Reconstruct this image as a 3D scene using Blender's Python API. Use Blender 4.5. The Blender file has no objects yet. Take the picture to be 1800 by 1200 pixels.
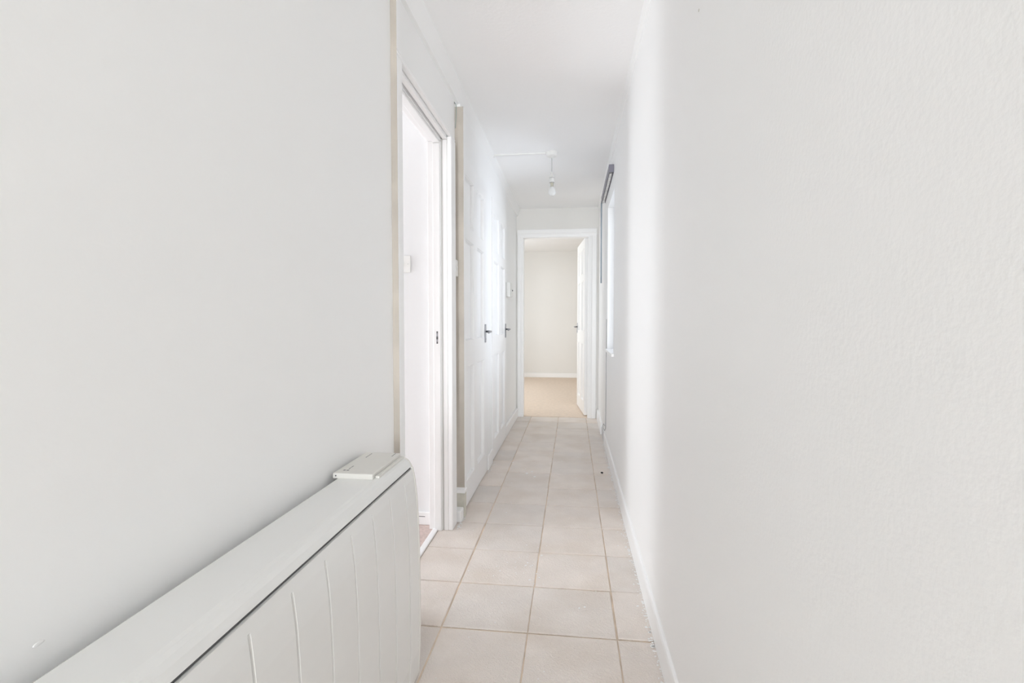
import bpy, bmesh, math, random
from mathutils import Vector, Matrix
random.seed(7)
S = bpy.context.scene
COL = S.collection
PI = math.pi

# ------------------------------------------------------------------ camera
cam_d = bpy.data.cameras.new('camera')
cam = bpy.data.objects.new('camera', cam_d)
COL.objects.link(cam)
CAM_H, FPX, VPX, VPY = 1.06, 890.0, 1006.0, 565.0
yaw = math.atan2(VPX - 900, FPX)
pitch = -math.atan2((600 - VPY) * math.cos(yaw), FPX)
cam_d.sensor_fit = 'HORIZONTAL'
cam_d.sensor_width = 36.0
cam_d.lens = FPX / 1800 * 36
cam_d.clip_start = 0.02
cam.location = (0, 0, CAM_H)
cam.rotation_euler = (PI / 2 + pitch, 0, yaw)
S.camera = cam

# ------------------------------------------------------------------ sky, lights, exposure
W = bpy.data.worlds.new('sky')
S.world = W
W.use_nodes = True
bg = W.node_tree.nodes['Background']
bg.inputs['Color'].default_value = (0.86, 0.93, 1.0, 1)
bg.inputs['Strength'].default_value = 1.3
S.view_settings.view_transform = 'Standard'
S.view_settings.look = 'None'
S.view_settings.gamma = 1
S.view_settings.use_curve_mapping = False
S.view_settings.exposure = 0.10
S.cycles.max_bounces = 16
S.cycles.diffuse_bounces = 12
S.cycles.use_denoising = True
S.cycles.sample_clamp_indirect = 6


def area(name, loc, direction, sx, sy, power, color=(1, 1, 1)):
    d = bpy.data.lights.new(name, 'AREA')
    d.shape = 'RECTANGLE'
    d.size, d.size_y = sx, sy
    d.energy = power
    d.color = color
    o = bpy.data.objects.new(name, d)
    COL.objects.link(o)
    o.location = loc
    o.rotation_euler = Vector(direction).to_track_quat('-Z', 'Y').to_euler()
    return o


# added fill from behind the camera, daylight from the corridor window and from the windows of both rooms
# (behind the camera: a wide fill lamp plus a narrower one along the corridor)
area('rear_fill_wide', (-0.17, -4.5, 1.25), (0, 1, 0), 0.8, 2.0, 28, (0.92, 1.0, 1.10))  # unseen lamp added to brighten the near corridor
e = area('rear_fill_beam', (-0.17, -4.45, 1.25), (0, 1, 0), 0.8, 2.0, 14, (0.97, 1.0, 1.02))  # added narrow-spread lamp, carries the fill further down the corridor
e.data.spread = 1.0
area('corridor_window_sky', (1.6, 4.3, 1.5), (-1, -0.1, 0), 1.6, 1.6, 23, (0.88, 0.99, 1.2))
area('corridor_window_daylight', (0.72, 3.9, 1.42), (-1, 0, 0), 0.62, 1.12, 5, (0.95, 1.0, 1.05))
area('bedroom_up_fill', (-3.3, 1.9, 0.6), (1, 0.0, 0.35), 0.9, 0.9, 30, (0.93, 1.0, 1.06))  # extra lamp added low and aimed up to lift the corridor ceiling
area('bedroom_side_daylight', (-3.5, 1.1, 1.4), (1, 0.15, 0), 1.8, 1.3, 12, (0.97, 1.0, 1.0))
area('far_room_daylight', (-1.9, 7.6, 1.05), (1, 0.1, 0.22), 1.8, 1.2, 28, (0.92, 1.0, 1.08))
area('far_room_door_fill', (-1.6, 6.6, 1.5), (1, -0.9, 0), 0.8, 1.3, 9, (0.95, 1.0, 1.02))  # extra lamp added to brighten the corridor through the far doorway


# ------------------------------------------------------------------ materials
def mat(name, color, rough=0.5, metal=0.0, bump=0.0, bscale=80.0, mottle=0.0, mscale=3.0, coat=0.0, spec=0.5, detail=3.0):
    m = bpy.data.materials.new(name)
    m.use_nodes = True
    nt = m.node_tree
    b = nt.nodes['Principled BSDF']
    b.inputs['Roughness'].default_value = rough
    b.inputs['Metallic'].default_value = metal
    b.inputs['Specular IOR Level'].default_value = spec
    b.inputs['Coat Weight'].default_value = coat
    tc = nt.nodes.new('ShaderNodeTexCoord')
    n = nt.nodes.new('ShaderNodeTexNoise')
    n.inputs['Scale'].default_value = mscale
    n.inputs['Detail'].default_value = 4
    nt.links.new(tc.outputs['Object'], n.inputs['Vector'])
    r = nt.nodes.new('ShaderNodeValToRGB')
    lo = [max(0, c * (1 - mottle)) for c in color]
    hi = [min(1, c * (1 + mottle)) for c in color]
    r.color_ramp.elements[0].position = 0.3
    r.color_ramp.elements[1].position = 0.7
    r.color_ramp.elements[0].color = (*lo, 1)
    r.color_ramp.elements[1].color = (*hi, 1)
    nt.links.new(n.outputs['Fac'], r.inputs['Fac'])
    nt.links.new(r.outputs['Color'], b.inputs['Base Color'])
    if bump > 0:
        n2 = nt.nodes.new('ShaderNodeTexNoise')
        n2.inputs['Scale'].default_value = bscale
        n2.inputs['Detail'].default_value = detail
        nt.links.new(tc.outputs['Object'], n2.inputs['Vector'])
        bp = nt.nodes.new('ShaderNodeBump')
        bp.inputs['Strength'].default_value = bump
        bp.inputs['Distance'].default_value = 0.004
        nt.links.new(n2.outputs['Fac'], bp.inputs['Height'])
        nt.links.new(bp.outputs['Normal'], b.inputs['Normal'])
    return m


def tile_mat():
    m = mat('ceramic tile', (0.765, 0.70, 0.648), rough=0.55, mottle=0.05, mscale=6, spec=0.35)
    nt = m.node_tree
    b = nt.nodes['Principled BSDF']
    ramp = [n for n in nt.nodes if n.type == 'VALTORGB'][0]
    tc = [n for n in nt.nodes if n.type == 'TEX_COORD'][0]
    geo = nt.nodes.new('ShaderNodeNewGeometry')
    # every tile a little different
    oi = nt.nodes.new('ShaderNodeObjectInfo')
    hsv = nt.nodes.new('ShaderNodeHueSaturation')
    mr = nt.nodes.new('ShaderNodeMapRange')
    mr.inputs['To Min'].default_value = 0.955
    mr.inputs['To Max'].default_value = 1.04
    nt.links.new(oi.outputs['Random'], mr.inputs['Value'])
    nt.links.new(mr.outputs['Result'], hsv.inputs['Value'])
    mr2 = nt.nodes.new('ShaderNodeMapRange')
    mr2.inputs['To Min'].default_value = 0.85
    mr2.inputs['To Max'].default_value = 1.1
    nt.links.new(oi.outputs['Random'], mr2.inputs['Value'])
    nt.links.new(mr2.outputs['Result'], hsv.inputs['Saturation'])
    # large worn, browner areas across the whole floor
    big = nt.nodes.new('ShaderNodeTexNoise')
    big.inputs['Scale'].default_value = 4.0
    big.inputs['Detail'].default_value = 5
    nt.links.new(geo.outputs['Position'], big.inputs['Vector'])
    br = nt.nodes.new('ShaderNodeMapRange')
    br.inputs['From Min'].default_value = 0.45
    br.inputs['From Max'].default_value = 0.75
    nt.links.new(big.outputs['Fac'], br.inputs['Value'])
    mx = nt.nodes.new('ShaderNodeMix')
    mx.data_type = 'RGBA'
    mx.inputs['B'].default_value = (0.69, 0.61, 0.54, 1)
    nt.links.new(br.outputs['Result'], mx.inputs['Factor'])
    nt.links.new(ramp.outputs['Color'], mx.inputs['A'])
    nt.links.new(mx.outputs['Result'], hsv.inputs['Color'])
    # pale dust speckle
    sp = nt.nodes.new('ShaderNodeTexNoise')
    sp.inputs['Scale'].default_value = 130
    sp.inputs['Detail'].default_value = 2
    nt.links.new(geo.outputs['Position'], sp.inputs['Vector'])
    sr = nt.nodes.new('ShaderNodeMapRange')
    sr.inputs['From Min'].default_value = 0.66
    sr.inputs['From Max'].default_value = 0.74
    sr.inputs['To Max'].default_value = 0.5
    nt.links.new(sp.outputs['Fac'], sr.inputs['Value'])
    mx2 = nt.nodes.new('ShaderNodeMix')
    mx2.data_type = 'RGBA'
    mx2.inputs['B'].default_value = (0.8, 0.77, 0.73, 1)
    nt.links.new(sr.outputs['Result'], mx2.inputs['Factor'])
    nt.links.new(hsv.outputs['Color'], mx2.inputs['A'])
    nt.links.new(mx2.outputs['Result'], b.inputs['Base Color'])
    # fine pressed relief, wavy rows of small pads
    wv = nt.nodes.new('ShaderNodeTexWave')
    wv.inputs['Scale'].default_value = 30
    wv.inputs['Distortion'].default_value = 11
    wv.inputs['Detail'].default_value = 2
    wv.inputs['Detail Scale'].default_value = 3
    wv.bands_direction = 'DIAGONAL'
    nt.links.new(geo.outputs['Position'], wv.inputs['Vector'])
    vo = nt.nodes.new('ShaderNodeTexVoronoi')
    vo.inputs['Scale'].default_value = 95
    nt.links.new(geo.outputs['Position'], vo.inputs['Vector'])
    ad = nt.nodes.new('ShaderNodeMath')
    ad.operation = 'ADD'
    nt.links.new(wv.outputs['Fac'], ad.inputs[0])
    nt.links.new(vo.outputs['Distance'], ad.inputs[1])
    bp = nt.nodes.new('ShaderNodeBump')
    bp.inputs['Strength'].default_value = 0.38
    bp.inputs['Distance'].default_value = 0.003
    nt.links.new(ad.outputs[0], bp.inputs['Height'])
    nt.links.new(bp.outputs['Normal'], b.inputs['Normal'])
    return m


def glass_mat(name, tint=(1, 1, 1), rough=0.0):
    m = bpy.data.materials.new(name)
    m.use_nodes = True
    nt = m.node_tree
    b = nt.nodes['Principled BSDF']
    out = nt.nodes['Material Output']
    b.inputs['Base Color'].default_value = (*tint, 1)
    b.inputs['Roughness'].default_value = 0.02 + rough
    tr = nt.nodes.new('ShaderNodeBsdfTransparent')
    tr.inputs['Color'].default_value = (*tint, 1)
    fr = nt.nodes.new('ShaderNodeFresnel')
    fr.inputs['IOR'].default_value = 1.45
    gl = nt.nodes.new('ShaderNodeBsdfGlossy')
    gl.inputs['Roughness'].default_value = 0.02 + rough
    mx = nt.nodes.new('ShaderNodeMixShader')
    nt.links.new(fr.outputs['Fac'], mx.inputs['Fac'])
    nt.links.new(tr.outputs['BSDF'], mx.inputs[1])
    nt.links.new(gl.outputs['BSDF'], mx.inputs[2])
    nt.links.new(mx.outputs['Shader'], out.inputs['Surface'])
    return m


M_WALL = mat('white emulsion', (0.90, 0.901, 0.896), rough=0.55, bump=0.05, bscale=110, mottle=0.006, mscale=1.2)
M_WALL_R = mat('white emulsion, roller texture', (0.90, 0.90, 0.897), rough=0.5, bump=0.11, bscale=130, mottle=0.006, mscale=1.5)
M_ROOM = mat('bedroom emulsion', (0.80, 0.805, 0.81), rough=0.6, bump=0.05, bscale=110, mottle=0.008)
M_FARWALL = mat('ivory emulsion', (0.80, 0.79, 0.765), rough=0.7, bump=0.1, bscale=70, mottle=0.01, mscale=2)
M_CEIL = mat('ceiling white', (0.93, 0.93, 0.93), rough=0.8, bump=0.2, bscale=60, mottle=0.006, mscale=2)
M_ARTEX = mat('textured ceiling white', (0.86, 0.858, 0.85), rough=0.8, bump=0.9, bscale=7, mottle=0.01, detail=1)
M_GLOSS = mat('white satin woodwork', (0.90, 0.90, 0.90), rough=0.32, bump=0.05, bscale=40, mottle=0.006)
M_COVE = mat('white cove paint', (0.905, 0.905, 0.90), rough=0.5, bump=0.12, bscale=50, mottle=0.01)
M_BEIGE = mat('beige edge strip', (0.50, 0.455, 0.40), rough=0.6, bump=0.15, bscale=40, mottle=0.1, mscale=6)  # beige tone for the thin edge strips facing the camera
M_BARE = mat('unpainted plaster', (0.62, 0.60, 0.53), rough=0.8, bump=0.3, bscale=60, mottle=0.1, mscale=20)
M_GREY = mat('grey primer', (0.62, 0.62, 0.63), rough=0.6, mottle=0.05, mscale=20)
M_TILE = tile_mat()
M_GROUT = mat('sandy grout', (0.70, 0.58, 0.46), rough=0.9, bump=0.4, bscale=120, mottle=0.22, mscale=9)
M_PINKC = mat('pink beige carpet', (0.66, 0.535, 0.495), rough=0.95, bump=0.9, bscale=300, mottle=0.12, mscale=60)
M_TANC = mat('tan carpet', (0.76, 0.635, 0.525), rough=0.95, bump=0.8, bscale=260, mottle=0.06, mscale=25)
M_HEAT = mat('heater enamel', (0.80, 0.80, 0.785), rough=0.22, bump=0.0, mottle=0.004, coat=0.2)
M_HEATC = mat('heater plastic', (0.72, 0.705, 0.665), rough=0.4, bump=0.08, bscale=300, mottle=0.006)
M_SEAM = mat('dark seam', (0.10, 0.10, 0.10), rough=0.7)
M_PRINT = mat('grey print', (0.22, 0.22, 0.22), rough=0.6)
M_PLASTIC = mat('white plastic', (0.82, 0.82, 0.80), rough=0.35, mottle=0.005)
M_PLASTG = mat('dulled white plastic', (0.66, 0.66, 0.64), rough=0.45, mottle=0.02)
M_CHROME = mat('brushed metal', (0.36, 0.36, 0.38), rough=0.28, metal=1.0, mottle=0.03, mscale=40)
M_TRACK = mat('anodised grey', (0.21, 0.205, 0.245), rough=0.4, metal=0.35, mottle=0.05, mscale=20)
M_TRACKD = mat('dark track channel', (0.07, 0.07, 0.08), rough=0.5, mottle=0.1)
M_WAND = mat('blue grey plastic', (0.36, 0.42, 0.48), rough=0.35, mottle=0.03)
M_CORD = mat('greyed cord', (0.55, 0.55, 0.55), rough=0.5, mottle=0.03)
M_CABLE = mat('grey cable', (0.42, 0.42, 0.42), rough=0.5, mottle=0.03)
M_WIRE = mat('grey green wire', (0.33, 0.38, 0.36), rough=0.5)
M_PAINT = mat('dried white paint', (0.86, 0.86, 0.85), rough=0.5, bump=0.2, bscale=120)
M_CRUMB = mat('dark crumb', (0.03, 0.028, 0.027), rough=0.8, bump=0.3, bscale=300)
M_BRASS = mat('bulb cap metal', (0.62, 0.60, 0.50), rough=0.35, metal=0.8, mottle=0.04)
M_GLASS = glass_mat('window glass')
M_BULB = mat('pearl bulb glass', (0.84, 0.84, 0.83), rough=0.15)
nt = M_BULB.node_tree
_mx = nt.nodes.new('ShaderNodeMixShader')
_tl = nt.nodes.new('ShaderNodeBsdfTranslucent')
_tl.inputs['Color'].default_value = (0.86, 0.86, 0.85, 1)
_mx.inputs['Fac'].default_value = 0.5
nt.links.new(nt.nodes['Principled BSDF'].outputs['BSDF'], _mx.inputs[1])
nt.links.new(_tl.outputs['BSDF'], _mx.inputs[2])
nt.links.new(_mx.outputs['Shader'], nt.nodes['Material Output'].inputs['Surface'])


# ------------------------------------------------------------------ helpers
def empty(name, loc=(0, 0, 0), rz=0.0, parent=None):
    o = bpy.data.objects.new(name, None)
    o.empty_display_size = 0.05
    COL.objects.link(o)
    o.location = loc
    o.rotation_euler = (0, 0, rz)
    if parent:
        o.parent = parent
    return o


def obj(name, bm, m, parent=None, smooth=False, bevel=0.0, segs=2, recalc=True):
    if recalc:
        bmesh.ops.recalc_face_normals(bm, faces=bm.faces)
    me = bpy.data.meshes.new(name)
    bm.to_mesh(me)
    bm.free()
    if smooth:
        for p in me.polygons:
            p.use_smooth = True
    o = bpy.data.objects.new(name, me)
    COL.objects.link(o)
    if m:
        me.materials.append(m)
    if parent:
        o.parent = parent
    if bevel > 0:
        bv = o.modifiers.new('bevel', 'BEVEL')
        bv.width = bevel
        bv.segments = segs
        bv.limit_method = 'ANGLE'
        bv.angle_limit = math.radians(35)
        bv.harden_normals = False
    return o


def tag(o, label, cat, group=None, kind=None):
    if label:
        o['label'] = label
    if cat:
        o['category'] = cat
    if group:
        o['group'] = group
    if kind:
        o['kind'] = kind
    return o


def struct(o, label=None, cat=None):
    o['kind'] = 'structure'
    if label:
        o['label'] = label
    if cat:
        o['category'] = cat
    return o


def box(bm, x0, x1, y0, y1, z0, z1):
    v = [bm.verts.new((x, y, z)) for z in (z0, z1) for y in (y0, y1) for x in (x0, x1)]
    for q in ((0, 2, 3, 1), (4, 5, 7, 6), (0, 1, 5, 4), (2, 6, 7, 3), (0, 4, 6, 2), (1, 3, 7, 5)):
        bm.faces.new([v[i] for i in q])


def bx(x0, x1, y0, y1, z0, z1):
    bm = bmesh.new()
    box(bm, x0, x1, y0, y1, z0, z1)
    return bm


def lathe(bm, prof, n=24, center=(0, 0, 0), axis='Z'):
    """prof: list of (r, z)."""
    rings = []
    cx, cy, cz = center

    def P(r, a, z):
        c, s = r * math.cos(a), r * math.sin(a)
        if axis == 'Z':
            return (cx + c, cy + s, cz + z)
        if axis == 'X':
            return (cx + z, cy + c, cz + s)
        return (cx + c, cy + z, cz + s)
    for r, z in prof:
        if r < 1e-6:
            rings.append([bm.verts.new(P(0, 0, z))])
        else:
            rings.append([bm.verts.new(P(r, 2 * PI * k / n, z)) for k in range(n)])
    for a, b in zip(rings, rings[1:]):
        if len(a) == 1 and len(b) == 1:
            continue
        for k in range(n):
            k2 = (k + 1) % n
            if len(a) == 1:
                bm.faces.new((a[0], b[k], b[k2]))
            elif len(b) == 1:
                bm.faces.new((a[k], b[0], a[k2]))
            else:
                bm.faces.new((a[k], b[k], b[k2], a[k2]))
    for ring in (rings[0], rings[-1]):
        if len(ring) > 2:
            try:
                bm.faces.new(ring)
            except ValueError:
                pass


def tube(bm, pts, r, n=8):
    pts = [Vector(p) for p in pts]
    rings = []
    up = Vector((0.13, 0.31, 0.94)).normalized()
    for i, p in enumerate(pts):
        t = (pts[min(i + 1, len(pts) - 1)] - pts[max(i - 1, 0)]).normalized()
        a = t.cross(up)
        if a.length < 0.05:
            a = t.cross(Vector((1, 0, 0)))
        a.normalize()
        b = t.cross(a)
        rings.append([bm.verts.new(p + a * (r * math.cos(2 * PI * k / n)) + b * (r * math.sin(2 * PI * k / n))) for k in range(n)])
    for A, B in zip(rings, rings[1:]):
        for k in range(n):
            bm.faces.new((A[k], A[(k + 1) % n], B[(k + 1) % n], B[k]))
    bm.faces.new(rings[0][::-1])
    bm.faces.new(rings[-1])


def prism_y(bm, prof, y0, y1):
    """extrude a closed (x, z) outline along y"""
    a = [bm.verts.new((x, y0, z)) for x, z in prof]
    b = [bm.verts.new((x, y1, z)) for x, z in prof]
    n = len(prof)
    for i in range(n):
        bm.faces.new((a[i], a[(i + 1) % n], b[(i + 1) % n], b[i]))
    bm.faces.new(a[::-1])
    bm.faces.new(b)


def grid_solid(us, zs, holes, f):
    """one closed slab with rectangular holes. f(u, z, side) -> point; holes: (u0,u1,z0,z1)"""
    bm = bmesh.new()
    us = sorted(set([round(u, 5) for u in us] + [round(h[k], 5) for h in holes for k in (0, 1)]))
    zs = sorted(set([round(z, 5) for z in zs] + [round(h[k], 5) for h in holes for k in (2, 3)]))
    V = {}

    def v(i, j, s):
        if (i, j, s) not in V:
            V[(i, j, s)] = bm.verts.new(f(us[i], zs[j], s))
        return V[(i, j, s)]

    def solid(i, j):
        if i < 0 or j < 0 or i >= len(us) - 1 or j >= len(zs) - 1:
            return False
        u, z = (us[i] + us[i + 1]) / 2, (zs[j] + zs[j + 1]) / 2
        return not any(h[0] < u < h[1] and h[2] < z < h[3] for h in holes)
    for i in range(len(us) - 1):
        for j in range(len(zs) - 1):
            if not solid(i, j):
                continue
            for s in (0, 1):
                bm.faces.new((v(i, j, s), v(i + 1, j, s), v(i + 1, j + 1, s), v(i, j + 1, s)))
            for di, dj, a, b in ((-1, 0, (i, j), (i, j + 1)), (1, 0, (i + 1, j), (i + 1, j + 1)), (0, -1, (i, j), (i + 1, j)), (0, 1, (i, j + 1), (i + 1, j + 1))):
                if not solid(i + di, j + dj):
                    bm.faces.new((v(*a, 0), v(*b, 0), v(*b, 1), v(*a, 1)))
    return bm


# ------------------------------------------------------------------ dimensions (metres; corridor runs along +Y, camera at the origin)
XL, XR = -0.62, 0.285          # wall faces
XC = -0.600                    # face of the cupboard front
ZC = 2.30                      # ceiling
Y0, Y1 = -4.60, 5.60           # corridor ends
D1 = (1.75, 2.50, 1.975)       # open doorway on the left
D2 = (2.700, 3.470)            # first cupboard door
D3 = (3.755, 4.525)            # second cupboard door
DZ = 1.990
D4 = (-0.55, 0.18, 1.994)      # far doorway (x range)
WIN = (3.589, 4.224, 0.835, 1.985)
FRY, FRZ = 9.60, 2.38          # far room: end wall and ceiling

# ------------------------------------------------------------------ shell
o = struct(obj('wall_left', grid_solid([Y0, Y1 + 0.1], [0, ZC], [(D1[0], D1[1], 0, D1[2]), (D2[0], D2[1], 0, DZ), (D3[0], D3[1], 0, DZ)],
           lambda u, z, s: (XL - 0.1 * s, u, z)), M_WALL))
for (y, z, a, b) in ((0.51, 0.683, 0.010, 0.004), (0.816, 0.70, 0.003, 0.003), (1.057, 0.764, 0.0025, 0.003)):
    bm = bmesh.new()
    bmesh.ops.create_icosphere(bm, subdivisions=2, radius=1)
    bmesh.ops.transform(bm, verts=bm.verts, matrix=Matrix.Translation((XL, y, z)) @ Matrix.Diagonal((0.0006, a * 0.7, b * 0.7, 1)))
    obj('plaster_bump', bm, M_WALL, o, smooth=True)
o = struct(obj('wall_right', grid_solid([Y0, Y1 + 0.1], [0, ZC], [WIN], lambda u, z, s: (XR + 0.22 * s, u, z)), M_WALL_R))
bm = bmesh.new()
lathe(bm, [(0, 0), (0.0025, 0), (0.0035, -0.0012), (0, -0.0012)], 10, (XR, 1.23, 1.772), 'X')
obj('nail_hole', bm, M_BARE, o)
struct(obj('wall_far', grid_solid([XL - 0.1, XR + 0.1], [0, ZC + 0.08], [(D4[0], D4[1], 0, D4[2])], lambda u, z, s: (u, Y1 + 0.1 * s, z)), M_FARWALL))
struct(obj('wall_back', bx(XL - 0.1, XR + 0.22, Y0 - 0.1, Y0, 0, ZC), M_WALL))
struct(obj('ceiling', bx(XL - 0.1, XR + 0.22, Y0, Y1, ZC, ZC + 0.08), M_CEIL))

# room on the left, seen through the open doorway
struct(obj('wall_bedroom_far', bx(-3.7, XL - 0.10, 2.535, 2.635, 0, 2.36), M_ROOM))
struct(obj('wall_bedroom_left', bx(-3.8, -3.7, -0.6, 2.635, 0, 2.36), M_ROOM))
struct(obj('wall_bedroom_near', bx(-3.7, XL - 0.1, -0.7, -0.6, 0, 2.36), M_ROOM))
struct(obj('ceiling_bedroom', bx(-3.8, XL - 0.1, -0.7, 2.635, 2.36, 2.42), M_CEIL))
struct(obj('floor_bedroom', bx(-3.8, -0.702, -0.7, 2.635, -0.06, 0.004), M_PINKC), 'pink beige carpet inside the left room', None)
o = struct(obj('baseboard_bedroom', bx(-3.69, -0.722, 2.521, 2.535, 0.004, 0.072), M_GLOSS, bevel=0.004))
obj('crack', bx(-0.82, -0.755, 2.5205, 2.5211, 0.0475, 0.0505), M_SEAM, o)
# cupboards behind the two panelled doors are closed off by a plain back
struct(obj('wall_cupboard', bx(-0.86, -0.80, 2.64, Y1, 0, ZC), M_WALL))

# far room
struct(obj('wall_room_far', bx(-2.1, 1.7, FRY, FRY + 0.1, 0, FRZ), M_FARWALL))
struct(obj('wall_room_left', bx(-2.2, -2.1, Y1 + 0.1, FRY + 0.1, 0, FRZ), M_FARWALL))
struct(obj('wall_room_right', bx(1.7, 1.8, Y1 + 0.1, FRY + 0.1, 0, FRZ), M_FARWALL))
struct(obj('wall_room_near', bx(-2.1, XL - 0.1, Y1, Y1 + 0.1, 0, FRZ), M_FARWALL))
struct(obj('wall_room_near', bx(XR + 0.1, 1.7, Y1 + 0.001, Y1 + 0.1, 0, FRZ), M_FARWALL))
struct(obj('ceiling_room', bx(-2.2, 1.8, Y1 + 0.1, FRY + 0.1, FRZ, FRZ + 0.06), M_ARTEX))
struct(obj('floor_room', bx(-2.2, 1.8, Y1 + 0.02, FRY + 0.1, -0.06, 0.003), M_TANC), 'tan carpet of the far room', None)
struct(obj('baseboard_room', bx(-2.09, 1.69, FRY - 0.016, FRY, 0.003, 0.085), M_GLOSS, bevel=0.005))

# ------------------------------------------------------------------ tiled floor
floor = struct(obj('floor', bx(XL - 0.1, XR + 0.1, Y0, Y1 + 0.02, -0.06, -0.0045), M_GROUT), 'beige ceramic tile floor with sandy joints', None)
TX, TY, TX0, TY0 = 0.3016, 0.3036, -0.147, 1.682
cols = [(-0.674, TX0 - TX), (TX0 - TX, TX0), (TX0, TX0 + TX), (TX0 + TX, XR - 0.002)]
g = 0.0027
tile_cache = {}
for j in range(-6, 14):
    ya, yb = TY0 + (j - 1) * TY, TY0 + j * TY
    yb = min(yb, Y1 + 0.018)
    if ya > Y1:
        continue
    for ci, (xa, xb) in enumerate(cols):
        xa2 = xa
        if ci == 0:
            xa2 = -0.674 if (ya < D1[1] and yb > D1[0] + 0.05) else XL + 0.001
        if ci == 0 and yb > D1[1] > ya:
            pass
        w, d = xb - xa2 - 2 * g * 0.9, yb - ya - 2 * g * 1.25
        key = (round(w, 4), round(d, 4))
        jit = 0.0012
        if key not in tile_cache:
            bm = bmesh.new()
            c = 0.0022
            lo = [bm.verts.new((sx * w / 2, sy * d / 2, -0.006)) for sx, sy in ((-1, -1), (1, -1), (1, 1), (-1, 1))]
            mi = [bm.verts.new((sx * w / 2, sy * d / 2, -0.0018)) for sx, sy in ((-1, -1), (1, -1), (1, 1), (-1, 1))]
            hi = [bm.verts.new((sx * (w / 2 - c), sy * (d / 2 - c), 0)) for sx, sy in ((-1, -1), (1, -1), (1, 1), (-1, 1))]
            for A, B in ((lo, mi), (mi, hi)):
                for k in range(4):
                    bm.faces.new((A[k], A[(k + 1) % 4], B[(k + 1) % 4], B[k]))
            bm.faces.new(hi)
            t = obj('tile', bm, M_TILE, floor)
            tile_cache[key] = t
        else:
            t = tile_cache[key].copy()
            COL.objects.link(t)
            t.parent = floor
        t.location = ((xa2 + xb) / 2 + random.uniform(-jit, jit), (ya + yb) / 2 + random.uniform(-jit, jit), random.uniform(-0.0006, 0.0006))
        t.rotation_euler = (random.uniform(-.0015, .0015), random.uniform(-.0015, .0015), random.uniform(-.003, .003))

# dried paint flecks, thickest along the skirting boards
bm = bmesh.new()


def fleck(x, y, r):
    n = random.randint(5, 7)
    a0 = random.random() * 6
    vs = []
    st = random.uniform(0.5, 1.3)
    for k in range(n):
        rr = r * random.uniform(0.55, 1.2)
        a = a0 + 2 * PI * k / n
        vs.append(bm.verts.new((x + rr * math.cos(a) * st, y + rr * math.sin(a), 0.0012)))
    top = [bm.verts.new((v.co.x * 0.75 + x * 0.25, v.co.y * 0.75 + y * 0.25, 0.0022)) for v in vs]
    for k in range(n):
        bm.faces.new((vs[k], vs[(k + 1) % n], top[(k + 1) % n], top[k]))
    bm.faces.new(top)


for k in range(420):
    y = random.uniform(1.2, 4.4)
    fleck(XR - 0.0115 - abs(random.gauss(0, 0.008)), y, random.uniform(0.0015, 0.006))
for k in range(90):
    y = random.choice([random.uniform(2.50, 2.70), random.uniform(3.45, 3.78), random.uniform(2.5, 2.66)])
    fleck(-0.585 + abs(random.gauss(0, 0.008)), y, random.uniform(0.002, 0.006))
for k in range(70):
    fleck(random.uniform(-0.5, 0.26), random.uniform(1.4, 4.5), random.uniform(0.0012, 0.0045))
for k in range(30):
    fleck(random.gauss(-0.22, 0.05), random.gauss(2.13, 0.08), random.uniform(0.002, 0.005))
for (x, y, r) in ((-0.31, 3.49, 0.014), (-0.25, 3.42, 0.012), (-0.28, 3.53, 0.009), (-0.44, 3.75, 0.01), (0.245, 3.22, 0.008), (-0.33, 3.6, 0.007), (0.03, 1.85, 0.006), (0.05, 1.86, 0.006)):
    fleck(x, y, r)
o = obj('paint_flecks', bm, M_PAINT, floor)
o['kind'] = 'stuff'
o['label'] = 'flecks of dried white paint on the tiles'

bm = bmesh.new()
bmesh.ops.create_icosphere(bm, subdivisions=2, radius=0.009)
for v in bm.verts:
    v.co *= random.uniform(0.75, 1.2)
    v.co.z *= 0.6
o = obj('crumb', bm, M_CRUMB, smooth=True)
o.location = (0.21, 3.55, 0.006)
tag(o, 'small dark crumb lying on the tiles near the right skirting', 'debris')

# threshold strip of the open doorway
o = obj('threshold', bx(-0.702, -0.674, D1[0] + 0.005, D1[1] - 0.02, -0.004, 0.008), M_GLOSS, bevel=0.004)
o.name = 'trim_1'
struct(o, 'white threshold strip between carpet and tiles')
o = struct(obj('trim_2', bx(D4[0], D4[1], Y1 + 0.012, Y1 + 0.03, -0.004, 0.004), M_TANC))

# ------------------------------------------------------------------ coving
prof = [(XL, ZC), (XL, 2.218), (-0.606, 2.222), (-0.592, 2.262), (-0.580, ZC)]
bm = bmesh.new()
prism_y(bm, prof, Y0, Y1)
struct(obj('trim_3', bm, M_COVE), 'white coving along the left wall')
prof = [(XR, ZC), (XR, 2.256), (XR - 0.006, 2.26), (XR - 0.016, ZC)]
bm = bmesh.new()
prism_y(bm, prof, Y0, Y1)
struct(obj('trim_4', bm, M_COVE), 'white coving along the right wall')

# ------------------------------------------------------------------ cupboard front and batten
struct(obj('trim_5', grid_solid([D2[0] - 0.0005, D3[1] + 0.03], [0.0, 2.222], [(D2[0], D2[1], 0, DZ), (D3[0], D3[1], 0, DZ)],
       lambda u, z, s: (XC - 0.0199 * s, u, z)), M_WALL), 'white boarded front around the two panelled doors')
bat = empty('trim_6', (0, 0, 0))
struct(bat, 'narrow upright batten with a beige edge strip')
b = obj('batten', bx(XL, -0.574, 2.657, 2.6995, 0.136, 2.19), M_GLOSS, bat, bevel=0.002)
obj('beige_edge', bx(XL, -0.5745, 2.6555, 2.657, 0.165, 2.189), M_BEIGE, bat)
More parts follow.
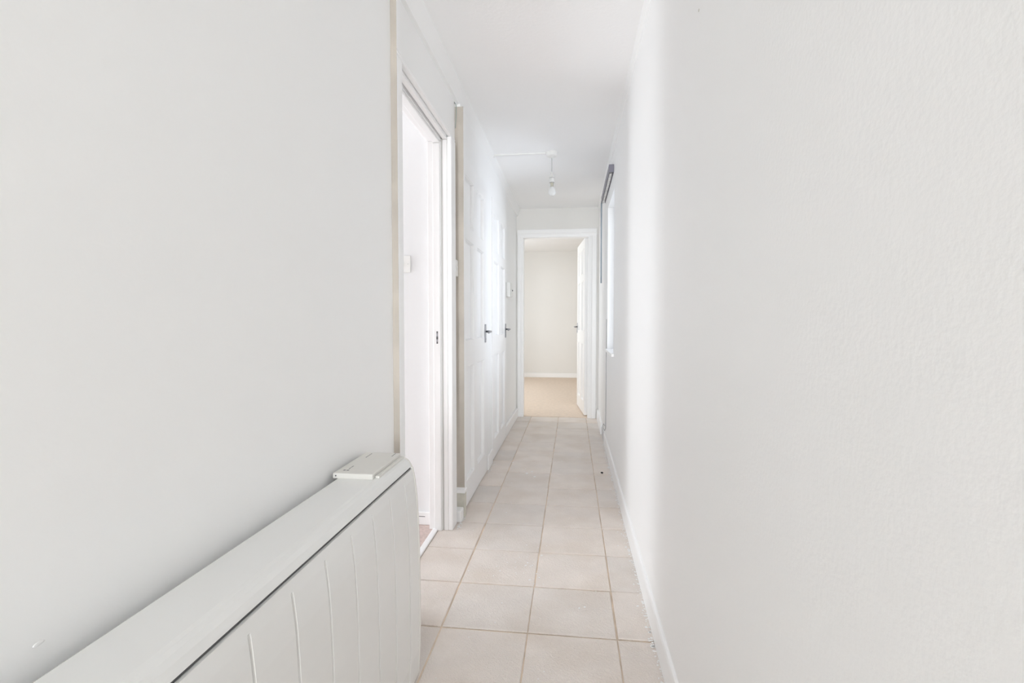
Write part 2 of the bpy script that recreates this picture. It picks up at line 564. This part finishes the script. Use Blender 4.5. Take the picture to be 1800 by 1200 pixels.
# skirting stubs at the batten
struct(obj('baseboard_left', bx(XL, -0.578, 2.5765, 2.650, 0.0, 0.062), M_GLOSS, bevel=0.006))
struct(obj('trim_7', bx(XL, -0.574, 2.652, 2.6990, 0.0, 0.134), M_BARE, bevel=0.002), 'bare plaster end below the batten')
struct(obj('trim_8', bx(XL, -0.570, 2.645, 2.6995, 0.1345, 0.152), M_GLOSS, bevel=0.004))
struct(obj('baseboard_left', bx(XC, XC + 0.014, D2[1] + 0.06, D3[0] - 0.03, 0.0, 0.105), M_GLOSS, bevel=0.005))
struct(obj('baseboard_left', bx(XL, XC + 0.004, D3[1] + 0.031, Y1 - 0.022, 0.0, 0.10), M_GLOSS, bevel=0.006))

# ------------------------------------------------------------------ skirting on the right
def skirt_prof(x, t, h):
    return [(x, 0), (x - t, 0), (x - t, h - 0.012), (x - t * 0.75, h - 0.003), (x - t * 0.4, h), (x, h)]


bm = bmesh.new()
prism_y(bm, skirt_prof(XR, 0.011, 0.10), Y0, 4.42)
struct(obj('baseboard_right', bm, M_GLOSS))
bm = bmesh.new()
prism_y(bm, skirt_prof(XR, 0.007, 0.075), 4.42, 4.80)
struct(obj('baseboard_right', bm, M_GREY))
bm = bmesh.new()
prism_y(bm, skirt_prof(XR, 0.018, 0.105), 4.80, Y1 - 0.022)
struct(obj('baseboard_right', bm, M_GLOSS))


# ------------------------------------------------------------------ panelled doors
PW, PT = 0.762, 0.044
PZ = [(0.145, 0.795), (0.945, 1.515), (1.597, 1.872)]
PU = [(0.082, 0.327), (0.435, 0.680)]
LEAF_H = 1.978


def leaf_mesh():
    holes = [(u0, u1, z0, z1) for (u0, u1) in PU for (z0, z1) in PZ]
    return grid_solid([0, PW], [0, LEAF_H], holes, lambda u, z, s: (u, PT * s, z))


def panel_mesh(u0, u1, z0, z1):
    bm = bmesh.new()
    e = 0.0003
    u0 += e; u1 -= e; z0 += e; z1 -= e
    rings = []
    for (ins, dep) in ((0.0, 0.003), (0.003, 0.005), (0.007, 0.0195)):
        rings.append([bm.verts.new((u, dep, z)) for u, z in ((u0 + ins, z0 + ins), (u1 - ins, z0 + ins), (u1 - ins, z1 - ins), (u0 + ins, z1 - ins))])
    back = []
    for (ins, dep) in ((0.0, 0.003), (0.003, 0.005), (0.007, 0.0195)):
        back.append([bm.verts.new((u, PT - dep, z)) for u, z in ((u0 + ins, z0 + ins), (u1 - ins, z0 + ins), (u1 - ins, z1 - ins), (u0 + ins, z1 - ins))])
    for R in (rings, back):
        for A, B in zip(R, R[1:]):
            for k in range(4):
                bm.faces.new((A[k], A[(k + 1) % 4], B[(k + 1) % 4], B[k]))
        bm.faces.new(R[-1])
    for k in range(4):
        bm.faces.new((rings[0][k], rings[0][(k + 1) % 4], back[0][(k + 1) % 4], back[0][k]))
    return bm


def handle(root, u, z, side, sgn):
    """side: y of the leaf face, sgn: outward direction in y"""
    bm = bmesh.new()
    ya, yb = sorted((side, side + sgn * 0.006))
    box(bm, u - 0.018, u + 0.018, ya, yb, z - 0.075, z + 0.05)
    h = obj('door_handle', bm, M_CHROME, root, bevel=0.003)
    h['label'] = 'metal lever handle on a tall plate'
    bm = bmesh.new()
    pts = [(u, side + sgn * 0.005, z), (u, side + sgn * 0.030, z), (u - 0.004, side + sgn * 0.038, z), (u - 0.013, side + sgn * 0.043, z), (u - 0.05, side + sgn * 0.045, z), (u - 0.085, side + sgn * 0.043, z - 0.002), (u - 0.1, side + sgn * 0.040, z - 0.004)]
    tube(bm, pts, 0.0075, 10)
    obj('lever', bm, M_CHROME, h, smooth=True)
    bm = bmesh.new()
    ya = side + sgn * 0.0062
    lathe(bm, [(0, 0), (0.004, 0), (0.004, sgn * 0.0006), (0, sgn * 0.0006)], 10, (u, ya, z - 0.052), 'Y')
    obj('keyhole', bm, M_SEAM, h)


def panel_door(name, label, loc, rz, sides=(1,)):
    root = empty(name, loc, rz)
    struct(root, label)
    lf = obj('door_leaf', leaf_mesh(), M_GLOSS, root, bevel=0.0015, segs=1)
    for u0, u1 in PU:
        for z0, z1 in PZ:
            obj('panel', panel_mesh(u0, u1, z0, z1), M_GLOSS, lf)
    handle(root, PW - 0.034, 0.985, 0.0, -1)
    if 2 in sides:
        handle(root, PW - 0.034, 0.985, PT, 1)
    return root


XD = -0.594
panel_door('door_2', 'white six-panel cupboard door nearest the open doorway', (XD, D2[0] + 0.004, 0.008), PI / 2)
panel_door('door_3', 'white six-panel cupboard door nearer the far room', (XD, D3[0] + 0.004, 0.008), PI / 2)
lf = panel_door('door_4', 'white six-panel door standing open into the far room', (0.178, Y1 + 0.104, 0.012), math.radians(95.5), (1, 2))
for z in (0.25, 1.0, 1.72):
    bm = bmesh.new()
    lathe(bm, [(0, -0.04), (0.006, -0.04), (0.006, 0.04), (0, 0.04)], 10, (-0.004, 0.0, z))
    obj('hinge', bm, M_PLASTG, lf, smooth=False)

# open doorway on the left: door_1 = lining, stops, architraves, strike plate
d1 = empty('door_1', (0, 0, 0))
struct(d1, 'open doorway with white frame in the left wall')


def part(name, bm, m, parent, bevel=0.003, label=None):
    o = obj(name, bm, m, parent, bevel=bevel)
    if label:
        o['label'] = label
    return o


ya, yb, zt = D1
part('lining', bx(XL - 0.10, -0.650, yb - 0.022, yb, 0, zt - 0.0215), M_GLOSS, d1)
part('lining', bx(XL - 0.10, -0.650, ya, ya + 0.022, 0, zt - 0.0215), M_GLOSS, d1)
part('lining', bx(XL - 0.10, -0.650, ya, yb, zt - 0.021, zt), M_GLOSS, d1)
part('door_stop', bx(-0.690, -0.654, yb - 0.033, yb - 0.0225, 0, zt - 0.034), M_GLOSS, d1)
part('door_stop', bx(-0.690, -0.654, ya + 0.0225, ya + 0.033, 0, zt - 0.034), M_GLOSS, d1)
part('door_stop', bx(-0.690, -0.654, ya + 0.0225, yb - 0.0225, zt - 0.033, zt - 0.0215), M_GLOSS, d1)
part('lining', bx(-0.642, XL, yb - 0.022, yb, 0, zt - 0.016), M_GLOSS, d1)
part('lining', bx(-0.642, XL, ya, ya + 0.022, 0, zt - 0.016), M_GLOSS, d1)
part('lining', bx(-0.642, XL, ya, yb, zt - 0.0155, zt), M_GLOSS, d1)
part('lining_groove', bx(-0.6499, -0.6421, yb - 0.016, yb, 0, zt - 0.012), M_PLASTG, d1, 0)
part('architrave', bx(XL, -0.597, yb - 0.022, yb + 0.072, 0, zt - 0.0005), M_GLOSS, d1, 0.005)
part('architrave', bx(XL, -0.598, ya - 0.047, ya + 0.010, 0, zt - 0.0005), M_GLOSS, d1, 0.005)
part('beige_edge', bx(XL, -0.5985, ya - 0.0485, ya - 0.047, 0, zt + 0.3), M_BEIGE, d1, 0)
part('architrave', bx(XL, -0.598, ya - 0.047, yb + 0.072, zt, zt + 0.014), M_GLOSS, d1, 0.005)
part('architrave', bx(XL, -0.598, ya - 0.047, ya - 0.002, zt + 0.0145, ZC - 0.08), M_GLOSS, d1, 0.003)
sp = part('strike_plate', bx(-0.674, -0.666, yb - 0.0338, yb - 0.033, 0.950, 1.012), M_CHROME, d1, 0, 'small metal strike plate')
for z, w in ((0.955, 0.003), (0.979, 0.0045), (1.007, 0.003)):
    bm = bmesh.new()
    box(bm, -0.670 - w, -0.670 + w, yb - 0.0344, yb - 0.0338, z - w * 1.6, z + w * 1.6)
    obj('screw_hole', bm, M_SEAM, sp)

# far doorway frame
ff = empty('door_5', (0, 0, 0))
struct(ff, 'white frame of the far doorway')
xa, xb, zt = D4
part('lining', bx(xa, xa + 0.012, Y1, Y1 + 0.1, 0, zt - 0.0125), M_GLOSS, ff)
part('lining', bx(xb - 0.012, xb, Y1, Y1 + 0.1, 0, zt - 0.0125), M_GLOSS, ff)
part('lining', bx(xa, xb, Y1, Y1 + 0.1, zt - 0.012, zt), M_GLOSS, ff)


def arch_y(x0, x1, z0, z1, flip):
    """moulded architrave on the far wall: stepped in depth"""
    bm = bmesh.new()
    box(bm, x0, x1, Y1 - 0.012, Y1, z0, z1)
    return bm


def moulded(prof, p0, p1, axis):
    """prof: (a across, d depth) closed outline extruded from p0 to p1 along axis 'z' (across = x) or 'x' (across = z)"""
    bm = bmesh.new()
    A, B = [], []
    for a, d in prof:
        if axis == 'z':
            A.append(bm.verts.new((a, Y1 - d, p0))); B.append(bm.verts.new((a, Y1 - d, p1)))
        else:
            A.append(bm.verts.new((p0, Y1 - d, a))); B.append(bm.verts.new((p1, Y1 - d, a)))
    n = len(prof)
    for i in range(n):
        bm.faces.new((A[i], A[(i + 1) % n], B[(i + 1) % n], B[i]))
    bm.faces.new(A[::-1]); bm.faces.new(B)
    return bm


def mprof(inner, outer):
    s = 1 if outer > inner else -1
    w = abs(outer - inner)
    return [(inner, 0), (inner, 0.010), (inner + s * 0.012, 0.012), (inner + s * 0.2 * w, 0.012), (inner + s * 0.4 * w, 0.016), (inner + s * 0.45 * w, 0.020), (inner + s * w * 0.92, 0.020), (outer, 0.016), (outer, 0)]


obj('architrave', moulded(mprof(xa + 0.004, xa - 0.054), 0, zt, 'z'), M_GLOSS, ff)
obj('architrave', moulded(mprof(xb - 0.004, xb + 0.080), 0, zt, 'z'), M_GLOSS, ff)
obj('architrave', moulded(mprof(zt - 0.004, zt + 0.076), xa - 0.054, xb + 0.080, 'x'), M_GLOSS, ff)
part('plinth_block', bx(xa - 0.055, xa + 0.006, Y1 - 0.0235, Y1 - 0.0001, 0, 0.035), M_GLOSS, ff)

# ------------------------------------------------------------------ window in the right wall
wn = empty('window_1', (XR + 0.14, (WIN[0] + WIN[1]) / 2, WIN[2]))
struct(wn, 'window set into the right wall')
wy, wz = (WIN[1] - WIN[0]) / 2, WIN[3] - WIN[2]
fr = obj('window_frame', grid_solid([-wy + 0.001, wy - 0.001], [0.001, wz - 0.001], [(-wy + 0.05, wy - 0.05, 0.05, wz - 0.05)],
         lambda u, z, s: (0.0 + 0.06 * s, u, z)), M_PLASTIC, wn, bevel=0.004)
obj('pane', bx(0.026, 0.032, -wy + 0.045, wy - 0.045, 0.045, wz - 0.045), M_GLASS, fr)
si = obj('window_sill', bx(-0.158, -0.001, -wy - 0.05, wy - 0.0005, -0.019, 0.004), M_GLOSS, wn, bevel=0.004)
bm = bx(-0.1, -0.0, -wy, wy, 0, 0.004)
bm.free()

# vertical blind track above the window
tr = empty('blind_track', (0.2675, 4.12, 2.108))
tag(tr, 'grey metal blind track mounted on the right wall above the window', 'blind track')
L0, L1 = -0.47, 0.47
prof = [(-0.0175, 0.052), (-0.0175, 0.0), (-0.0125, 0.0), (-0.0125, 0.030), (0.0125, 0.030), (0.0125, 0.0), (0.0174, 0.0), (0.0174, 0.052)]
bm = bmesh.new()
prism_y(bm, prof, L0 + 0.012, L1)
obj('headrail', bm, M_TRACK, tr)
obj('end_cap', bx(-0.0185, 0.0173, L0 - 0.004, L0 + 0.0115, -0.001, 0.053), M_TRACK, tr, bevel=0.002)
bm = bmesh.new()
box(bm, -0.0122, 0.0122, L0 + 0.02, L1 - 0.004, 0.022, 0.0295)
obj('channel', bm, M_TRACKD, tr)
for k in range(9):
    y = L0 + 0.10 + k * 0.102
    c = obj('carrier', bx(-0.0095, 0.0095, y - 0.046, y + 0.046, 0.002, 0.0215), M_PLASTIC, tr, bevel=0.003)
    bm = bmesh.new()
    box(bm, -0.004, 0.003, y - 0.008, y + 0.006, -0.002, 0.0015)
    obj('hook', bm, M_PLASTG, c)
obj('bracket', bx(0.000, 0.0173, L1 - 0.16, L1 - 0.13, 0.0525, 0.064), M_TRACK, tr, bevel=0.001)
wd = empty('blind_wand', (0.252, 4.600, 2.10))
tag(wd, 'thin blue grey wand hanging from the far end of the blind track', 'blind wand')
bm = bmesh.new()
tube(bm, [(0, 0, 0.012), (0, 0, -0.30), (0.001, 0, -0.695)], 0.0065, 10)
obj('rod', bm, M_WAND, wd, smooth=True)
bm = bmesh.new()
tube(bm, [(0, -0.012, 0.028), (0, -0.002, 0.026), (0, 0.0, 0.020), (0, 0, 0.010)], 0.004, 8)
obj('hook', bm, M_TRACK, wd, smooth=True)

# cable down the right wall beyond the window, curling at the foot
bm = bmesh.new()
pts = [(XR - 0.003, 4.285, 1.08 - 0.9 * k / 12) for k in range(13)]
pts += [(XR - 0.004, 4.30, 0.16), (XR - 0.008, 4.34, 0.135), (XR - 0.014, 4.39, 0.14), (XR - 0.018, 4.41, 0.165), (XR - 0.014, 4.38, 0.185), (XR - 0.008, 4.335, 0.175)]
tube(bm, pts, 0.0027, 8)
o = obj('wall_cable', bm, M_CABLE, smooth=True)
o['kind'] = 'thing'
tag(o, 'thin grey cable running down the right wall beyond the window', 'cable')

# ------------------------------------------------------------------ electric panel heater
ht = empty('panel_heater', (0, 0.85, 0.0))
tag(ht, 'wide cream electric panel heater with grooved front on left wall', 'heater')
HY0, HY1 = 0.20, 1.440
oy = -0.85


def shell_prof(inset=0.0):
    p = [(-0.600, 0.006), (-0.600, 0.648), (-0.5975, 0.657), (-0.592, 0.660), (-0.498, 0.660), (-0.490, 0.6588), (-0.4825, 0.655), (-0.4755, 0.648), (-0.4705, 0.6395), (-0.4685, 0.635)]
    return p


body = shell_prof() + [(-0.480, 0.634), (-0.480, 0.006)]
bm = bmesh.new()
prism_y(bm, body, HY0 + 0.012 + oy, HY1 - 0.012 + oy)
cs = obj('casing', bm, M_HEAT, ht)
bm = bmesh.new()
box(bm, -0.4795, -0.4715, HY0 + 0.013 + oy, HY1 - 0.013 + oy, 0.6285, 0.6338)
obj('seam', bm, M_SEAM, ht)


def front_x(z):
    pts = [(0.630, -0.4665), (0.60, -0.4605), (0.55, -0.4545), (0.48, -0.4505), (0.40, -0.4480), (0.25, -0.4465), (0.10, -0.4472), (0.008, -0.4520)]
    if z >= pts[0][0]:
        return pts[0][1]
    for (za, xa_), (zb, xb_) in zip(pts, pts[1:]):
        if z >= zb:
            t = (z - zb) / (za - zb)
            return xb_ + t * (xa_ - xb_)
    return pts[-1][1]


gy = [1.345 - 0.1135 * k for k in range(10)]
ys = [HY0 + 0.012, HY1 - 0.012]
gw = 0.0038
dep = {}
for y in gy:
    for dy, d in ((-gw, 0), (-gw * 0.45, 0.0042), (gw * 0.45, 0.0042), (gw, 0)):
        ys.append(y + dy)
        dep[round(y + dy, 5)] = d
ys = sorted(ys)
zsg = [0.008, 0.040, 0.047, 0.053, 0.09, 0.14, 0.18, 0.22, 0.26, 0.30, 0.34, 0.38, 0.42, 0.46, 0.50, 0.54, 0.57, 0.59, 0.600, 0.606, 0.609, 0.615, 0.622, 0.628]
bm = bmesh.new()
G = []
for y in ys:
    col = []
    for z in zsg:
        d = dep.get(round(y, 5), 0)
        if z < 0.045 or z > 0.608:
            d = 0
        elif z < 0.050 or z > 0.605:
            d *= 0.6
        col.append(bm.verts.new((front_x(z) - d, y + oy, z)))
    G.append(col)
for i in range(len(ys) - 1):
    for j in range(len(zsg) - 1):
        bm.faces.new((G[i][j], G[i + 1][j], G[i + 1][j + 1], G[i][j + 1]))
# return edges to the body
back = [[bm.verts.new((-0.4798, y + oy, z)) for y in (ys[0], ys[-1])] for z in (zsg[0], zsg[-1])]
bm.faces.new([G[i][-1] for i in range(len(ys))] + [back[1][1], back[1][0]])
bm.faces.new([G[i][0] for i in range(len(ys) - 1, -1, -1)] + [back[0][0], back[0][1]])
bm.faces.new([G[0][j] for j in range(len(zsg))] + [back[1][0], back[0][0]])
bm.faces.new([G[-1][j] for j in range(len(zsg) - 1, -1, -1)] + [back[0][1], back[1][1]])
bm.faces.new((back[0][0], back[1][0], back[1][1], back[0][1]))
o = obj('front_panel', bm, M_HEAT, ht)
o['label'] = 'front panel with upright grooves'
capp = shell_prof() + [(-0.4665 + 0.0015, 0.630)] + [(front_x(z) + 0.0015, z) for z in (0.60, 0.55, 0.48, 0.40, 0.25, 0.10, 0.008)] + [(-0.458, 0.004)]
for (y0, y1) in ((HY1 - 0.0112, HY1), (HY0, HY0 + 0.0112)):
    bm = bmesh.new()
    prism_y(bm, capp, y0 + oy, y1 + oy)
    obj('end_cap', bm, M_HEATC, ht, bevel=0.003)
for y in (0.45, 1.2):
    obj('wall_bracket', bx(-0.6199, -0.6001, y - 0.03 + oy, y + 0.03 + oy, 0.2, 0.55), M_PLASTG, ht)
# control unit on top
cu = obj('control_panel', bx(-0.6065, -0.500, 1.216 + oy, 1.4275 + oy, 0.6595, 0.674), M_HEATC, ht, bevel=0.0025)
cu['label'] = 'cream plastic control unit on the far end of the top'
ct = obj('control_rail', bx(-0.4995, -0.489, 1.232 + oy, 1.4275 + oy, 0.6585, 0.6655), M_HEATC, ht, bevel=0.0015)
marks = []
for k in range(4):
    marks.append((-0.583, -0.5805, 1.368 + k * 0.0115, 1.377 + k * 0.0115))
for k in range(4):
    marks.append((-0.514, -0.5115, 1.388 + k * 0.009, 1.3945 + k * 0.009))
marks += [(-0.590, -0.584, 1.240, 1.247), (-0.581, -0.575, 1.240, 1.247), (-0.5815, -0.579, 1.255, 1.267), (-0.5815, -0.579, 1.270, 1.283)]
for (x0, x1, y0, y1) in marks:
    obj('printed_mark', bx(x0, x1, y0 + oy, y1 + oy, 0.6739, 0.6743), M_PRINT, cu)
bm = bmesh.new()
lathe(bm, [(0, 0), (0.002, 0), (0.002, -0.0006), (0, -0.0006)], 10, (-0.598, 1.216 + oy, 0.6675), 'Y')
obj('sensor_hole', bm, M_SEAM, cu)

# ------------------------------------------------------------------ ceiling light and its trunking
pl = empty('pendant_light', (-0.155, 3.77, ZC))
tag(pl, 'bare bulb hanging on a white cord from the ceiling rose', 'ceiling light')
bm = bmesh.new()
lathe(bm, [(0, 0), (0.043, 0), (0.043, -0.010), (0.041, -0.024), (0.034, -0.031), (0.012, -0.034), (0.006, -0.040), (0, -0.040)], 28)
rose = obj('ceiling_rose', bm, M_PLASTIC, pl, smooth=False, bevel=0.001)
bm = bmesh.new()
tube(bm, [(0, 0, -0.036), (0.0005, 0, -0.09), (0.001, 0, -0.15)], 0.0032, 8)
obj('cord', bm, M_CORD, pl, smooth=True)
bm = bmesh.new()
lathe(bm, [(0, -0.142), (0.005, -0.142), (0.009, -0.150), (0.0155, -0.176), (0.0155, -0.183), (0.0, -0.183)], 20, (0.001, 0, 0))
lh = obj('lamp_holder', bm, M_PLASTG, pl)
bm = bmesh.new()
lathe(bm, [(0, -0.1835), (0.0170, -0.1835), (0.0170, -0.187), (0.0160, -0.188), (0.0160, -0.213), (0.0175, -0.216), (0.0175, -0.220), (0.0, -0.220)], 20, (0.001, 0, 0))
obj('holder_skirt', bm, M_PLASTG, lh)
for z0 in (-0.1855, -0.2195):
    bm = bmesh.new()
    lathe(bm, [(0.0155, z0 + 0.002), (0.0176, z0 + 0.002), (0.0176, z0 - 0.002), (0.0155, z0 - 0.002), (0.0155, z0 + 0.002)], 20, (0.001, 0, 0))
    obj('holder_seam', bm, M_CABLE, lh)
bm = bmesh.new()
lathe(bm, [(0, -0.2205), (0.0112, -0.2205), (0.0112, -0.245), (0.0128, -0.250), (0, -0.250)], 20, (0.0015, 0, 0))
bc = obj('bulb_cap', bm, M_BRASS, pl)
bm = bmesh.new()
lathe(bm, [(0, -0.2505), (0.0135, -0.2505), (0.0160, -0.256), (0.0205, -0.264), (0.0250, -0.275), (0.0270, -0.287), (0.0255, -0.298), (0.0205, -0.308), (0.012, -0.3145), (0, -0.3165)], 28, (0.003, 0, 0))
obj('bulb', bm, M_BULB, pl, smooth=True)['label'] = 'pearl glass bulb'

tk = empty('cable_trunking', (-0.39, 3.77, ZC))
tag(tk, 'white cable trunking across the ceiling from coving to ceiling rose', 'trunking')
obj('channel', bx(-0.190, 0.190, -0.008, 0.008, -0.010, 0), M_PLASTIC, tk, bevel=0.001)
obj('end_cap', bx(0.1905, 0.198, -0.0095, 0.0095, -0.0115, 0), M_PLASTG, tk, bevel=0.001)
obj('end_cap', bx(-0.196, -0.1905, -0.0095, 0.0095, -0.022, 0), M_PLASTIC, tk, bevel=0.001)


# ------------------------------------------------------------------ switches and wall boxes
def wall_switch(name, label, loc, rz, w, h, t):
    """local: plate lies in x-z, front towards -y"""
    root = empty(name, loc, rz)
    tag(root, label, 'light switch')
    obj('plate', bx(-w / 2, w / 2, -t, 0, -h / 2, h / 2), M_PLASTIC, root, bevel=0.003)
    rk = obj('rocker', bx(-w * 0.12, w * 0.12, -t - 0.004, -t - 0.0002, -h * 0.13, h * 0.13), M_PLASTIC, root, bevel=0.002)
    for s in (-1, 1):
        bm = bmesh.new()
        lathe(bm, [(0, 0), (0.003, 0), (0.003, -0.0006), (0, -0.0006)], 10, (s * w * 0.36, -t - 0.0002, 0), 'Y')
        obj('screw', bm, M_PLASTG, root)
    return root


wall_switch('light_switch', 'white light switch between the open doorway and the batten', (XL, 2.613, 1.342), PI / 2, 0.080, 0.086, 0.016)
wall_switch('light_switch', 'white light switch inside the left room, half hidden by the door frame', (-0.868, 2.535, 1.355), 0, 0.086, 0.086, 0.010)
wb = empty('wall_controller', (XL, 4.80, 1.362), PI / 2)
tag(wb, 'white wall control box with a small dark button beside the far cupboard door', 'control box')
obj('body', bx(-0.075, 0.09, -0.040, 0, -0.068, 0.068), M_PLASTIC, wb, bevel=0.004)
obj('cover', bx(-0.005, 0.085, -0.046, -0.0402, -0.064, 0.010), M_PLASTIC, wb, bevel=0.002)
bm = bmesh.new()
lathe(bm, [(0, 0), (0.007, 0), (0.007, -0.006), (0, -0.006)], 12, (0.035, -0.0462, -0.004), 'Y')
obj('button', bm, M_SEAM, wb)

# loose wire hanging from a hole above the doorway
lw = empty('loose_wire', (XL, 2.682 - 0.035, 2.20))
tag(lw, 'thin loose wire hanging from a hole in the wall above the batten top', 'wire')
bm = bmesh.new()
tube(bm, [(-0.004, 0, 0.005), (0.006, 0, 0.004), (0.010, 0.001, -0.01), (0.009, 0.004, -0.06), (0.005, -0.002, -0.125)], 0.002, 7)
obj('strand', bm, M_WIRE, lw, smooth=True)
bm = bmesh.new()
lathe(bm, [(0, 0.0003), (0.006, 0.0003), (0.006, 0.0012), (0, 0.0012)], 12, (0, 0, 0.006), 'X')
obj('hole', bm, M_SEAM, lw)
